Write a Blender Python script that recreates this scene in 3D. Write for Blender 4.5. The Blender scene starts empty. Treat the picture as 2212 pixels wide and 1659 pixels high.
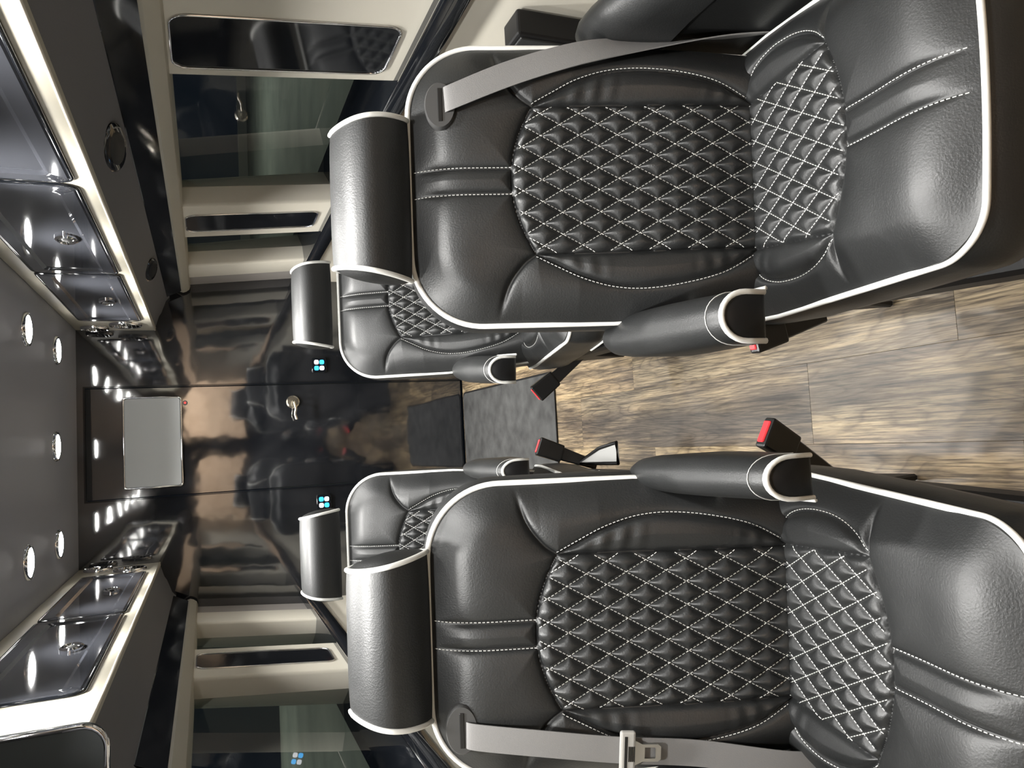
import bpy, bmesh, math, random
import numpy as np
from mathutils import Matrix, Vector

random.seed(7)
S = bpy.context.scene
COL = S.collection
R = math.radians

# ------------------------------------------------------------------ camera
F, CX, CY = 1650.0, 1106.0, 829.5
def nrm(v): return v / np.linalg.norm(v)
yv = nrm(np.array([-154.5, -660.0, F]))            # van's long axis in camera axes
dv = np.array([109.5, 4216.0, F]); dv = nrm(dv - yv * (dv @ yv))   # straight down
xv = np.cross(dv, yv)
if xv[0] < 0: xv = -xv
RW = np.array([xv, yv, -dv])
cam = bpy.data.cameras.new('camera'); camo = bpy.data.objects.new('camera', cam); COL.objects.link(camo)
cam.sensor_fit = 'HORIZONTAL'; cam.sensor_width = 36.0; cam.lens = F / 2212 * 36.0
cam.clip_start = 0.02
M4 = Matrix.Identity(4)
for r in range(3):
    M4[r][0] = RW[r][1]; M4[r][1] = RW[r][0]; M4[r][2] = -RW[r][2]
M4[0][3], M4[1][3], M4[2][3] = -0.055, 0.0, 1.38
camo.matrix_world = M4
S.camera = camo

# ------------------------------------------------------------------ world, exposure
w = bpy.data.worlds.new('night'); S.world = w; w.use_nodes = True
w.node_tree.nodes['Background'].inputs[0].default_value = (0.006, 0.009, 0.014, 1)
w.node_tree.nodes['Background'].inputs[1].default_value = 1.0
S.view_settings.view_transform = 'Standard'; S.view_settings.look = 'None'
S.view_settings.gamma = 1.0; S.view_settings.use_curve_mapping = False
S.view_settings.exposure = 0.6
S.cycles.max_bounces = 8; S.cycles.diffuse_bounces = 4; S.cycles.glossy_bounces = 4
LAMP_W = 5.2
def area(name, loc, size, power, col=(1, 1, 1), rot=(0, 0, 0), shape='DISK'):
    l = bpy.data.lights.new(name, 'AREA'); l.shape = shape; l.size = size; l.energy = power; l.color = col
    o = bpy.data.objects.new(name, l); o.location = loc; o.rotation_euler = rot; COL.objects.link(o)
    return o
# yard floodlights outside the van and the work light in front of it
for lx in (11, -9.5):
    for ly in (2, 13, 24):
        area('yard_light', (lx, ly, 8), 0.6, 330, (1.0, 1.0, 0.95)).data.spread = R(120)
area('front_work_light', (0.6, -2.9, 3.4), 0.5, 520, (1.0, 0.91, 0.80), (R(-35), 0, 0))

# ------------------------------------------------------------------ materials
MATS = {}
def mat(name, col, rough=0.5, metal=0.0, bump=None, spec=0.5, coat=0.0, emit=None, estr=0.0):
    m = bpy.data.materials.new(name); m.use_nodes = True
    nt = m.node_tree; b = nt.nodes['Principled BSDF']
    b.inputs['Base Color'].default_value = (*col, 1); b.inputs['Roughness'].default_value = rough
    b.inputs['Metallic'].default_value = metal; b.inputs['Specular IOR Level'].default_value = spec
    b.inputs['Coat Weight'].default_value = coat
    if emit:
        b.inputs['Emission Color'].default_value = (*emit, 1); b.inputs['Emission Strength'].default_value = estr
    if bump:
        sc, st, dist = bump
        tc = nt.nodes.new('ShaderNodeTexCoord'); n = nt.nodes.new('ShaderNodeTexNoise')
        n.inputs['Scale'].default_value = sc; n.inputs['Detail'].default_value = 4
        bp = nt.nodes.new('ShaderNodeBump'); bp.inputs['Strength'].default_value = st; bp.inputs['Distance'].default_value = dist
        nt.links.new(tc.outputs['Object'], n.inputs['Vector']); nt.links.new(n.outputs['Fac'], bp.inputs['Height'])
        nt.links.new(bp.outputs['Normal'], b.inputs['Normal'])
    MATS[name] = m
    return m
leather = mat('black_leather', (0.012, 0.0128, 0.0132), 0.40, bump=(330, 0.42, 0.0010), spec=0.66)
# broad soft creases and handling marks in the leather
nt = leather.node_tree; b = nt.nodes['Principled BSDF']
tc = nt.nodes.new('ShaderNodeTexCoord'); n1 = nt.nodes.new('ShaderNodeTexNoise'); n1.inputs['Scale'].default_value = 9; n1.inputs['Detail'].default_value = 5
mr = nt.nodes.new('ShaderNodeMapRange'); mr.inputs['From Min'].default_value = .3; mr.inputs['From Max'].default_value = .7
mr.inputs['To Min'].default_value = .40; mr.inputs['To Max'].default_value = .53
nt.links.new(tc.outputs['Object'], n1.inputs['Vector']); nt.links.new(n1.outputs['Fac'], mr.inputs['Value']); nt.links.new(mr.outputs['Result'], b.inputs['Roughness'])
piping_m = mat('white_piping', (0.78, 0.78, 0.75), 0.4)
stitch_m = mat('white_thread', (0.75, 0.75, 0.72), 0.6)
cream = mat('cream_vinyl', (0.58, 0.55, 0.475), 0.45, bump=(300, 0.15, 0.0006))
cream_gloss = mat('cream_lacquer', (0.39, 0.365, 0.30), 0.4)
suede = mat('grey_suede', (0.125, 0.125, 0.135), 0.8, bump=(250, 0.3, 0.001))
gloss_black = mat('gloss_black', (0.006, 0.007, 0.009), 0.06, spec=0.6)
soft_black = mat('satin_black', (0.006, 0.006, 0.0065), 0.5, spec=0.3)
plastic_black = mat('black_plastic', (0.010, 0.010, 0.010), 0.35)
plastic_grey = mat('grey_plastic', (0.055, 0.055, 0.055), 0.4)
chrome = mat('chrome', (0.82, 0.82, 0.84), 0.08, metal=1.0)
nickel = mat('satin_nickel', (0.78, 0.74, 0.64), 0.22, metal=1.0)
red_m = mat('red_plastic', (0.75, 0.04, 0.05), 0.4)
web_m = mat('grey_webbing', (0.185, 0.182, 0.180), 0.7, bump=(900, 0.5, 0.0006))
steel_m = mat('buckle_steel', (0.55, 0.55, 0.54), 0.3, metal=1.0)
pewter = mat('tongue_plastic', (0.36, 0.35, 0.33), 0.4)
screen_m = mat('grey_screen', (0.33, 0.345, 0.345), 0.30)
lens_m = mat('lamp_lens', (1, 1, 1), 0.4, emit=(1.0, 0.985, 0.94), estr=38)
blue_m = mat('blue_key', (0.02, 0.3, 0.7), 0.4, emit=(0.03, 0.42, 1.0), estr=1.6)
white_key = mat('white_key', (0.8, 0.8, 0.85), 0.4, emit=(0.75, 0.78, 0.9), estr=0.9)
flap_m = mat('grey_flap', (0.34, 0.34, 0.33), 0.6)
red_led = mat('red_led', (0.4, 0.02, 0.02), 0.4, emit=(1, 0.1, 0.08), estr=0.5)
seal_grey = mat('grey_vinyl', (0.30, 0.28, 0.265), 0.6, bump=(300, 0.15, 0.0006))

def nodes(m): return m.node_tree, m.node_tree.nodes['Principled BSDF']
# smoked cabinet doors: grey gloss
smoke = mat('smoked_gloss', (0.055, 0.058, 0.068), 0.05, metal=0.4, spec=0.8)
# partition: high gloss black lacquer with a faint cloudy film
lacq = mat('black_lacquer', (0.008, 0.009, 0.011), 0.05)
lacq.node_tree.nodes['Principled BSDF'].inputs['IOR'].default_value = 2.3
nt, b = nodes(lacq)
tc = nt.nodes.new('ShaderNodeTexCoord'); n1 = nt.nodes.new('ShaderNodeTexNoise'); n1.inputs['Scale'].default_value = 3.2; n1.inputs['Detail'].default_value = 7; n1.inputs['Distortion'].default_value = 0.8
cr = nt.nodes.new('ShaderNodeValToRGB'); cr.color_ramp.elements[0].position = .35; cr.color_ramp.elements[1].position = .75
cr.color_ramp.elements[0].color = (0.005, 0.006, 0.008, 1); cr.color_ramp.elements[1].color = (0.022, 0.023, 0.026, 1)
nt.links.new(tc.outputs['Object'], n1.inputs['Vector']); nt.links.new(n1.outputs['Fac'], cr.inputs['Fac']); nt.links.new(cr.outputs['Color'], b.inputs['Base Color'])
n2 = nt.nodes.new('ShaderNodeTexNoise'); n2.inputs['Scale'].default_value = 5; n2.inputs['Detail'].default_value = 2
bp = nt.nodes.new('ShaderNodeBump'); bp.inputs['Strength'].default_value = 0.25; bp.inputs['Distance'].default_value = 0.004
nt.links.new(tc.outputs['Object'], n2.inputs['Vector']); nt.links.new(n2.outputs['Fac'], bp.inputs['Height']); nt.links.new(bp.outputs['Normal'], b.inputs['Normal'])
# ceiling: grey brushed laminate
ceil_m = mat('brushed_grey', (0.28, 0.292, 0.335), 0.38, metal=0.1, spec=0.3)
nt, b = nodes(ceil_m)
tc = nt.nodes.new('ShaderNodeTexCoord'); mp = nt.nodes.new('ShaderNodeMapping'); mp.inputs['Scale'].default_value = (220, 3, 1)
n1 = nt.nodes.new('ShaderNodeTexNoise'); n1.inputs['Scale'].default_value = 1; n1.inputs['Detail'].default_value = 4
bp = nt.nodes.new('ShaderNodeBump'); bp.inputs['Strength'].default_value = 0.12; bp.inputs['Distance'].default_value = 0.001
nt.links.new(tc.outputs['Object'], mp.inputs['Vector']); nt.links.new(mp.outputs['Vector'], n1.inputs['Vector'])
nt.links.new(n1.outputs['Fac'], bp.inputs['Height']); nt.links.new(bp.outputs['Normal'], b.inputs['Normal'])
# carpet mat
carpet = mat('charcoal_carpet', (0.06, 0.06, 0.06), 0.95, bump=(600, 0.8, 0.002))
nt, b = nodes(carpet)
tc = nt.nodes.new('ShaderNodeTexCoord'); n1 = nt.nodes.new('ShaderNodeTexNoise'); n1.inputs['Scale'].default_value = 12; n1.inputs['Detail'].default_value = 6
cr = nt.nodes.new('ShaderNodeValToRGB'); cr.color_ramp.elements[0].position = .3; cr.color_ramp.elements[1].position = .72
cr.color_ramp.elements[0].color = (0.021, 0.021, 0.021, 1); cr.color_ramp.elements[1].color = (0.058, 0.059, 0.058, 1)
nt.links.new(tc.outputs['Object'], n1.inputs['Vector']); nt.links.new(n1.outputs['Fac'], cr.inputs['Fac']); nt.links.new(cr.outputs['Color'], b.inputs['Base Color'])
# wood vinyl
def wood_mat(name, c0, c1, c2, scale=(22, 1.6, 1), rough=0.5):
    m = mat(name, c1, rough); nt, b = nodes(m)
    tc = nt.nodes.new('ShaderNodeTexCoord'); oi = nt.nodes.new('ShaderNodeObjectInfo')
    add = nt.nodes.new('ShaderNodeVectorMath'); add.operation = 'ADD'
    mul = nt.nodes.new('ShaderNodeMath'); mul.operation = 'MULTIPLY'; mul.inputs[1].default_value = 37.0
    nt.links.new(oi.outputs['Random'], mul.inputs[0]); nt.links.new(mul.outputs[0], add.inputs[1])
    nt.links.new(tc.outputs['Object'], add.inputs[0])
    # slow warp so that the grain wanders round knots
    nw = nt.nodes.new('ShaderNodeTexNoise'); nw.inputs['Scale'].default_value = 5.0; nw.inputs['Detail'].default_value = 2
    nt.links.new(add.outputs[0], nw.inputs['Vector'])
    mp = nt.nodes.new('ShaderNodeMapping'); mp.inputs['Scale'].default_value = scale
    nt.links.new(add.outputs[0], mp.inputs['Vector'])
    mixv = nt.nodes.new('ShaderNodeMix'); mixv.data_type = 'VECTOR'; mixv.inputs[0].default_value = 0.16
    sc2 = nt.nodes.new('ShaderNodeVectorMath'); sc2.operation = 'SCALE'; sc2.inputs['Scale'].default_value = 14.0
    nt.links.new(nw.outputs['Color'], sc2.inputs[0])
    addv = nt.nodes.new('ShaderNodeVectorMath'); addv.operation = 'ADD'
    sc3 = nt.nodes.new('ShaderNodeVectorMath'); sc3.operation = 'SCALE'; sc3.inputs['Scale'].default_value = 0.22
    nt.links.new(sc2.outputs[0], sc3.inputs[0]); nt.links.new(mp.outputs['Vector'], addv.inputs[0]); nt.links.new(sc3.outputs[0], addv.inputs[1])
    g = nt.nodes.new('ShaderNodeTexNoise'); g.inputs['Scale'].default_value = 1.0; g.inputs['Detail'].default_value = 9; g.inputs['Roughness'].default_value = 0.66
    nt.links.new(addv.outputs[0], g.inputs['Vector'])
    cr = nt.nodes.new('ShaderNodeValToRGB'); e = cr.color_ramp.elements
    e[0].position = .33; e[0].color = (*c0, 1); e[1].position = .66; e[1].color = (*c2, 1)
    mid = e.new(.48); mid.color = (*c1, 1)
    nt.links.new(g.outputs['Fac'], cr.inputs['Fac'])
    # fine dark pores
    mp2 = nt.nodes.new('ShaderNodeMapping'); mp2.inputs['Scale'].default_value = (260, 9, 1)
    nt.links.new(add.outputs[0], mp2.inputs['Vector'])
    f = nt.nodes.new('ShaderNodeTexNoise'); f.inputs['Scale'].default_value = 1; f.inputs['Detail'].default_value = 3
    nt.links.new(mp2.outputs['Vector'], f.inputs['Vector'])
    mr = nt.nodes.new('ShaderNodeMapRange'); mr.inputs['From Min'].default_value = .35; mr.inputs['From Max'].default_value = .62
    mr.inputs['To Min'].default_value = .55; mr.inputs['To Max'].default_value = 1.08
    nt.links.new(f.outputs['Fac'], mr.inputs['Value'])
    # plank to plank tone
    mr2 = nt.nodes.new('ShaderNodeMapRange'); mr2.inputs['To Min'].default_value = .85; mr2.inputs['To Max'].default_value = 1.12
    nt.links.new(oi.outputs['Random'], mr2.inputs['Value'])
    mm = nt.nodes.new('ShaderNodeMath'); mm.operation = 'MULTIPLY'
    nt.links.new(mr.outputs['Result'], mm.inputs[0]); nt.links.new(mr2.outputs['Result'], mm.inputs[1])
    vm = nt.nodes.new('ShaderNodeVectorMath'); vm.operation = 'SCALE'
    nt.links.new(cr.outputs['Color'], vm.inputs[0]); nt.links.new(mm.outputs[0], vm.inputs['Scale'])
    nt.links.new(vm.outputs[0], b.inputs['Base Color'])
    bp = nt.nodes.new('ShaderNodeBump'); bp.inputs['Strength'].default_value = 0.15; bp.inputs['Distance'].default_value = 0.001
    nt.links.new(f.outputs['Fac'], bp.inputs['Height']); nt.links.new(bp.outputs['Normal'], b.inputs['Normal'])
    return m
def floor_mat_():
    m = mat('oak_vinyl', (.3, .2, .1), 0.42); nt, b = nodes(m); N = nt.nodes.new; Lk = nt.links.new
    tc = N('ShaderNodeTexCoord'); oi = N('ShaderNodeObjectInfo')
    rnd = N('ShaderNodeMath'); rnd.operation = 'MULTIPLY'; rnd.inputs[1].default_value = 53.0; Lk(oi.outputs['Random'], rnd.inputs[0])
    add = N('ShaderNodeVectorMath'); add.operation = 'ADD'; Lk(tc.outputs['Object'], add.inputs[0]); Lk(rnd.outputs[0], add.inputs[1])
    def noise(scale, detail=5, rough=.55, dist=0.0):
        mp = N('ShaderNodeMapping'); mp.inputs['Scale'].default_value = scale; Lk(add.outputs[0], mp.inputs['Vector'])
        n = N('ShaderNodeTexNoise'); n.inputs['Scale'].default_value = 1; n.inputs['Detail'].default_value = detail; n.inputs['Roughness'].default_value = rough; n.inputs['Distortion'].default_value = dist
        Lk(mp.outputs['Vector'], n.inputs['Vector']); return n.outputs['Fac']
    def ramp(src, stops):
        r = N('ShaderNodeValToRGB'); e = r.color_ramp.elements
        e[0].position, e[0].color = stops[0][0], (*stops[0][1], 1); e[1].position, e[1].color = stops[-1][0], (*stops[-1][1], 1)
        for p, c in stops[1:-1]: q = e.new(p); q.color = (*c, 1)
        Lk(src, r.inputs['Fac']); return r.outputs['Color']
    def mul(a, c, f=1.0):
        x = N('ShaderNodeMix'); x.data_type = 'RGBA'; x.blend_type = 'MULTIPLY'; x.inputs[0].default_value = f
        Lk(a, x.inputs[6]); Lk(c, x.inputs[7]); return x.outputs[2]
    # contour lines of a stretched height field: cathedral grain that bends round knots
    hgt = noise((7.0, 1.1, 1), 2, .45, .25)
    k = N('ShaderNodeMath'); k.operation = 'MULTIPLY'; k.inputs[1].default_value = 26.0; Lk(hgt, k.inputs[0])
    fr = N('ShaderNodeMath'); fr.operation = 'FRACT'; Lk(k.outputs[0], fr.inputs[0])
    base = ramp(noise((11, 1.3, 1), 6, .6), [(.38, (.105, .080, .056)), (.5, (.245, .188, .120)), (.62, (.40, .315, .195))])
    lines = ramp(fr.outputs[0], [(.0, (.55, .52, .50)), (.18, (.85, .84, .82)), (.5, (1.05, 1.05, 1.05)), (.86, (.95, .94, .92)), (1.0, (.55, .52, .50))])
    c = mul(base, lines, .85)
    c = mul(c, ramp(noise((150, 4.0, 1), 5, .7), [(.40, (.34, .32, .30)), (.50, (.92, .92, .92)), (.60, (1.2, 1.18, 1.13))]), 1.0)
    c = mul(c, ramp(noise((420, 14, 1), 3, .6), [(.40, (.55, .53, .50)), (.52, (1.0, 1.0, 1.0))]), .9)
    c = mul(c, ramp(noise((3.2, 1.4, 1), 3, .5), [(.40, (.62, .63, .66)), (.6, (1.08, 1.06, 1.02))]), 1.0)
    c = mul(c, ramp(oi.outputs['Random'], [(0, (.84, .85, .87)), (1, (1.15, 1.13, 1.08))]), 1.0)
    Lk(c, b.inputs['Base Color'])
    return m
plank_m = floor_mat_()
ply_m = wood_mat('plywood', (0.40, 0.29, 0.20), (0.55, 0.42, 0.31), (0.64, 0.50, 0.38), scale=(3, 0.5, 7), rough=0.7)
asphalt = mat('asphalt', (0.16, 0.18, 0.155), 0.9, bump=(60, 0.5, 0.01))
nt, b = nodes(asphalt)
tc = nt.nodes.new('ShaderNodeTexCoord'); n1 = nt.nodes.new('ShaderNodeTexNoise'); n1.inputs['Scale'].default_value = .7; n1.inputs['Detail'].default_value = 8
cr = nt.nodes.new('ShaderNodeValToRGB'); cr.color_ramp.elements[0].position = .3; cr.color_ramp.elements[1].position = .75
cr.color_ramp.elements[0].color = (0.12, 0.14, 0.12, 1); cr.color_ramp.elements[1].color = (0.22, 0.24, 0.20, 1)
nt.links.new(tc.outputs['Object'], n1.inputs['Vector']); nt.links.new(n1.outputs['Fac'], cr.inputs['Fac']); nt.links.new(cr.outputs['Color'], b.inputs['Base Color'])
# tinted side glass: partly clear, mirror-like by Fresnel
glass = bpy.data.materials.new('tinted_glass'); glass.use_nodes = True
nt = glass.node_tree; nt.nodes.clear()
o_ = nt.nodes.new('ShaderNodeOutputMaterial'); mx = nt.nodes.new('ShaderNodeMixShader'); tr = nt.nodes.new('ShaderNodeBsdfTransparent')
gl = nt.nodes.new('ShaderNodeBsdfGlossy'); fr = nt.nodes.new('ShaderNodeFresnel'); fr.inputs['IOR'].default_value = 1.95
tr.inputs['Color'].default_value = (0.37, 0.40, 0.375, 1); gl.inputs['Roughness'].default_value = 0.015
nt.links.new(fr.outputs[0], mx.inputs[0]); nt.links.new(tr.outputs[0], mx.inputs[1]); nt.links.new(gl.outputs[0], mx.inputs[2]); nt.links.new(mx.outputs[0], o_.inputs[0])

# ------------------------------------------------------------------ helpers
def link(name, me, m=None, parent=None, smooth=False):
    o = bpy.data.objects.new(name, me); COL.objects.link(o)
    if m is not None and not me.materials: me.materials.append(m)
    if smooth:
        me.polygons.foreach_set('use_smooth', [True] * len(me.polygons))
    if parent is not None: o.parent = parent
    return o
def mesh(verts, faces):
    me = bpy.data.meshes.new('m'); me.from_pydata([tuple(map(float, v)) for v in verts], [], [tuple(int(i) for i in f) for f in faces]); me.update()
    return me
def fix_normals(me):
    bm = bmesh.new(); bm.from_mesh(me); bmesh.ops.recalc_face_normals(bm, faces=bm.faces); bm.to_mesh(me); bm.free()
    return me
def hexa(c8, bev=0.0, seg=2):
    """box from 8 corners: bottom 4 ring then top 4 ring"""
    bm = bmesh.new(); v = [bm.verts.new(c) for c in c8]
    for f in ((0, 1, 2, 3), (7, 6, 5, 4), (0, 4, 5, 1), (1, 5, 6, 2), (2, 6, 7, 3), (3, 7, 4, 0)): bm.faces.new([v[i] for i in f])
    bmesh.ops.recalc_face_normals(bm, faces=bm.faces)
    if bev: bmesh.ops.bevel(bm, geom=bm.edges[:], offset=bev, segments=seg, profile=.5, affect='EDGES', clamp_overlap=True)
    me = bpy.data.meshes.new('m'); bm.to_mesh(me); bm.free(); return me
def boxm(x0, x1, y0, y1, z0, z1, bev=0.0, seg=2):
    return hexa([(x0, y0, z0), (x1, y0, z0), (x1, y1, z0), (x0, y1, z0), (x0, y0, z1), (x1, y0, z1), (x1, y1, z1), (x0, y1, z1)], bev, seg)
def tube(pts, r, n=8, closed=False, caps=True):
    P = np.array(pts, float); N = len(P)
    T = np.zeros_like(P)
    for i in range(N):
        a = P[(i - 1) % N] if (closed or i > 0) else P[i]; c = P[(i + 1) % N] if (closed or i < N - 1) else P[i]
        T[i] = nrm(c - a)
    ref = np.array([0, 0, 1.0])
    if abs(T[0] @ ref) > .9: ref = np.array([1.0, 0, 0])
    u = nrm(np.cross(T[0], ref)); V = []
    for i in range(N):
        u = nrm(u - T[i] * (u @ T[i])); vv = np.cross(T[i], u)
        for k in range(n):
            a = 2 * math.pi * k / n; V.append(P[i] + r * (math.cos(a) * u + math.sin(a) * vv))
    Fc = []
    for i in range(N if closed else N - 1):
        j = (i + 1) % N
        for k in range(n):
            l = (k + 1) % n; Fc.append((i * n + k, i * n + l, j * n + l, j * n + k))
    if caps and not closed:
        Fc.append(tuple(range(n))[::-1]); Fc.append(tuple((N - 1) * n + k for k in range(n)))
    return fix_normals(mesh(V, Fc))
def loft(rings, cap=True):
    n = len(rings[0]); V = [p for r in rings for p in r]; Fc = []
    for i in range(len(rings) - 1):
        for k in range(n):
            l = (k + 1) % n; Fc.append((i * n + k, i * n + l, (i + 1) * n + l, (i + 1) * n + k))
    if cap:
        Fc.append(tuple(range(n))[::-1]); Fc.append(tuple((len(rings) - 1) * n + k for k in range(n)))
    return fix_normals(mesh(V, Fc))
def catmull(pts, per=10):
    P = [np.array(p, float) for p in pts]; P = [2 * P[0] - P[1]] + P + [2 * P[-1] - P[-2]]; out = []
    for i in range(1, len(P) - 2):
        for k in range(per):
            t = k / per; a, b_, c, d = P[i - 1], P[i], P[i + 1], P[i + 2]
            out.append(.5 * ((2 * b_) + (-a + c) * t + (2 * a - 5 * b_ + 4 * c - d) * t * t + (-a + 3 * b_ - 3 * c + d) * t ** 3))
    out.append(P[-2]); return np.array(out)
def empty(name, loc, rz=0.0):
    o = bpy.data.objects.new(name, None); COL.objects.link(o); o.location = loc; o.rotation_euler = (0, 0, rz); o.empty_display_size = .1
    return o
def tag(o, label, cat, group=None):
    o['label'] = label; o['category'] = cat
    if group: o['group'] = group
    return o
def struct(o, label=None):
    o['kind'] = 'structure'
    if label: o['label'] = label
    return o
def autosmooth(me, ang=40):
    bm = bmesh.new(); bm.from_mesh(me)
    for f in bm.faces: f.smooth = True
    for e in bm.edges:
        e.smooth = not (len(e.link_faces) == 2 and e.calc_face_angle(0) > R(ang))
    bm.to_mesh(me); bm.free(); return me
def rrect(w, h, r, n=6):
    """rounded rectangle outline centred on 0 in 2-D"""
    out = []
    for cx, cy, a0 in ((w / 2 - r, h / 2 - r, 0), (-w / 2 + r, h / 2 - r, 90), (-w / 2 + r, -h / 2 + r, 180), (w / 2 - r, -h / 2 + r, 270)):
        for k in range(n + 1):
            a = R(a0 + 90 * k / n); out.append((cx + r * math.cos(a), cy + r * math.sin(a)))
    return out
XC = 0.01
YP = 4.19       # partition
YF = -1.5       # front end of the cabin
ZC = 1.955      # ceiling

# ------------------------------------------------------------------ room shell
fl = struct(link('floor', boxm(-0.95, 0.97, YF, 4.3, -0.05, -0.006), plastic_black), 'wood-look plank floor of the van aisle')
PW, PL = 0.2, 1.235
pl_mesh = {}
def plank(x0, y0, y1):
    L = y1 - y0
    key = round(L, 3)
    if key not in pl_mesh: pl_mesh[key] = boxm(-PW / 2 + .0002, PW / 2 - .0002, 0.0002, L - .0002, -0.008, 0.0, 0.0004, 1)
    o = link('plank', pl_mesh[key], plank_m, fl); o.location = (x0 + PW / 2, y0, 0)
starts = {0: 1.06, -1: 1.47, 1: 1.75, -2: 0.95, 2: 0.70, -3: 1.35, 3: 1.2, -4: .8, -5: 1.1}
for k in range(-5, 5):
    x0 = 0.092 + PW * k
    y = starts.get(k, 1.0)
    while y > YF: y -= PL
    while y < YP:
        a, b2 = max(y, YF), min(y + PL, YP)
        if b2 - a > 0.05: plank(x0, a, b2)
        y += PL
struct(link('ceiling', boxm(-0.80, 0.82, YF, 4.3, ZC, ZC + 0.04), ceil_m), 'brushed dark grey ceiling panel with recessed lights')

# side walls below the window rail, on both sides; outward flare follows the van body
def face_x(z): return 0.80 + (1.44 - z) / 0.51 * 0.05      # trim face
def glass_x(z): return 1.00 - (z - 0.95) * math.tan(R(8))
for sgn, side in ((1, 'right'), (-1, 'left')):
    def X(v): return XC + sgn * (v - 0.01)
    struct(link('wall_' + side, hexa([(X(.86), YF, 0), (X(1.06), YF, 0), (X(1.06), YP, 0), (X(.86), YP, 0), (X(.855), YF, .87), (X(1.06), YF, .87), (X(1.06), YP, .87), (X(.855), YP, .87)], .004), cream),
           'cream padded lower side wall, %s' % side)
    # roof corner outside the bins
    struct(link('wall_upper_' + side, boxm(min(X(.99), X(.745)), max(X(.99), X(.745)), YF, YP, 1.58, ZC + .04), soft_black))
    # soffit of grey suede between bin and strip, with a crease
    pr = [(.600, 1.603), (.655, 1.586), (.675, 1.574), (.735, 1.552), (.755, 1.535), (.80, 1.56), (.75, 1.60), (.600, 1.607)]
    struct(link('trim_1' if sgn > 0 else 'trim_2', autosmooth(loft([[(X(a), yy, z) for a, z in pr] for yy in (YF if sgn > 0 else 1.735, YP)]), 30), suede), 'dark grey suede soffit under the %s overhead cabinets' % side)
    if sgn < 0:
        pr2 = [(.66, 1.584), (.675, 1.574), (.735, 1.552), (.755, 1.535), (.80, 1.56), (.72, 1.66), (.66, 1.66)]
        struct(link('trim_17', autosmooth(loft([[(X(a), yy, z) for a, z in pr2] for yy in (YF, 1.735)]), 30), suede))
    # gloss black strip and cream beam under it
    ys0 = YF if sgn > 0 else 1.93
    o = struct(link('trim_3' if sgn > 0 else 'trim_4', hexa([(X(.742), ys0, 1.545), (X(.80), ys0, 1.56), (X(.80), 4.12, 1.56), (X(.742), 4.12, 1.545), (X(.778), ys0, 1.470), (X(.84), ys0, 1.47), (X(.84), 4.12, 1.47), (X(.778), 4.12, 1.470)], .003), gloss_black),
               'gloss black strip above the %s windows' % side)
    o = link('gold_edge', boxm(min(X(.7775), X(.781)), max(X(.7775), X(.781)), ys0, 4.12, 1.4695, 1.472), nickel, o)
    bp_ = [(.772, 1.470), (.777, 1.455), (.788, 1.441), (.803, 1.436), (.88, 1.436), (.96, 1.44), (.96, 1.52), (.80, 1.52), (.775, 1.48)]
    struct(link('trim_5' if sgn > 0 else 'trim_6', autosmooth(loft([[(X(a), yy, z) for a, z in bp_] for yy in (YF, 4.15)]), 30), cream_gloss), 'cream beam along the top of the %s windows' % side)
    # gloss black window rail / sill
    rp = [(.825, .868), (.818, .885), (.818, .905), (.828, .922), (.85, .926), (1.04, .945), (1.04, .868)]
    rail = struct(link('trim_7' if sgn > 0 else 'trim_8', autosmooth(loft([[(X(a), yy, z) for a, z in rp] for yy in (YF, YP)]), 35), gloss_black), 'gloss black rail under the %s windows' % side)
    link('chrome_line', tube([(X(.829), YF, .9235), (X(.829), YP, .9235)], .0022, 6), chrome, rail)
    # pillars
    n = 9 if sgn > 0 else 12
    for i, (y0, y1, panel) in enumerate(((YF, 1.815, (1.55, 1.768)), (2.79, 3.20, (2.895, 3.105)), (3.69, 3.93, None))):
        zb, zt = .926, 1.442
        def sec6(z):
            fx, gx = face_x(z), glass_x(z); mx_ = fx + .068; k0 = .11 if i else 0
            return [(X(fx), y0 + .012, z), (X(fx + .003), y0 + .004, z), (X(fx + .012), y0, z), (X(mx_), y0, z), (X(gx), y0 + k0, z), (X(gx), y1 - .11, z), (X(mx_), y1, z), (X(fx + .012), y1, z), (X(fx + .003), y1 - .004, z), (X(fx), y1 - .012, z)]
        o = struct(link('trim_%d' % (n + i), autosmooth(loft([sec6(zb), sec6(zt)]), 50), cream),
                   'cream padded pillar between the %s windows' % side)
        if panel:
            pw = panel[1] - panel[0]; ph = .468; zc = 1.196; yc = sum(panel) / 2
            ring = rrect(pw, ph, .035)
            def on(dy, dz, off): 
                z = zc + dz; return (X(face_x(z) - off), yc + dy, z)
            link('inset_panel', loft([[on(a, c, -.01) for a, c in ring], [on(a, c, .0015) for a, c in ring]]), gloss_black, o)
            link('chrome_rim', tube([on(a, c, .002) for a, c in ring], .0028, 6, closed=True), chrome, o, True)
    # grey vinyl corner next to the partition
    struct(link('trim_15' if sgn > 0 else 'trim_16', hexa([(X(.87), 3.97, .92), (X(1.0), 3.97, .92), (X(1.0), YP, .92), (X(.87), YP, .92), (X(.82), 3.97, 1.45), (X(.98), 3.97, 1.45), (X(.98), YP, 1.45), (X(.82), YP, 1.45)], .004), seal_grey))
    # window panes
    for i, (y0, y1) in enumerate(((1.68, 2.91), (3.08, 3.81))):
        zb, zt = .92, 1.46
        g = [(X(glass_x(zb) - .01), y0, zb), (X(glass_x(zb) - .005), y0, zb), (X(glass_x(zb) - .005), y1, zb), (X(glass_x(zb) - .01), y1, zb),
             (X(glass_x(zt) - .01), y0, zt), (X(glass_x(zt) - .005), y0, zt), (X(glass_x(zt) - .005), y1, zt), (X(glass_x(zt) - .01), y1, zt)]
        me = mesh([g[0], g[3], g[7], g[4]] if sgn < 0 else [g[4], g[7], g[3], g[0]], [(0, 1, 2, 3)])
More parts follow.
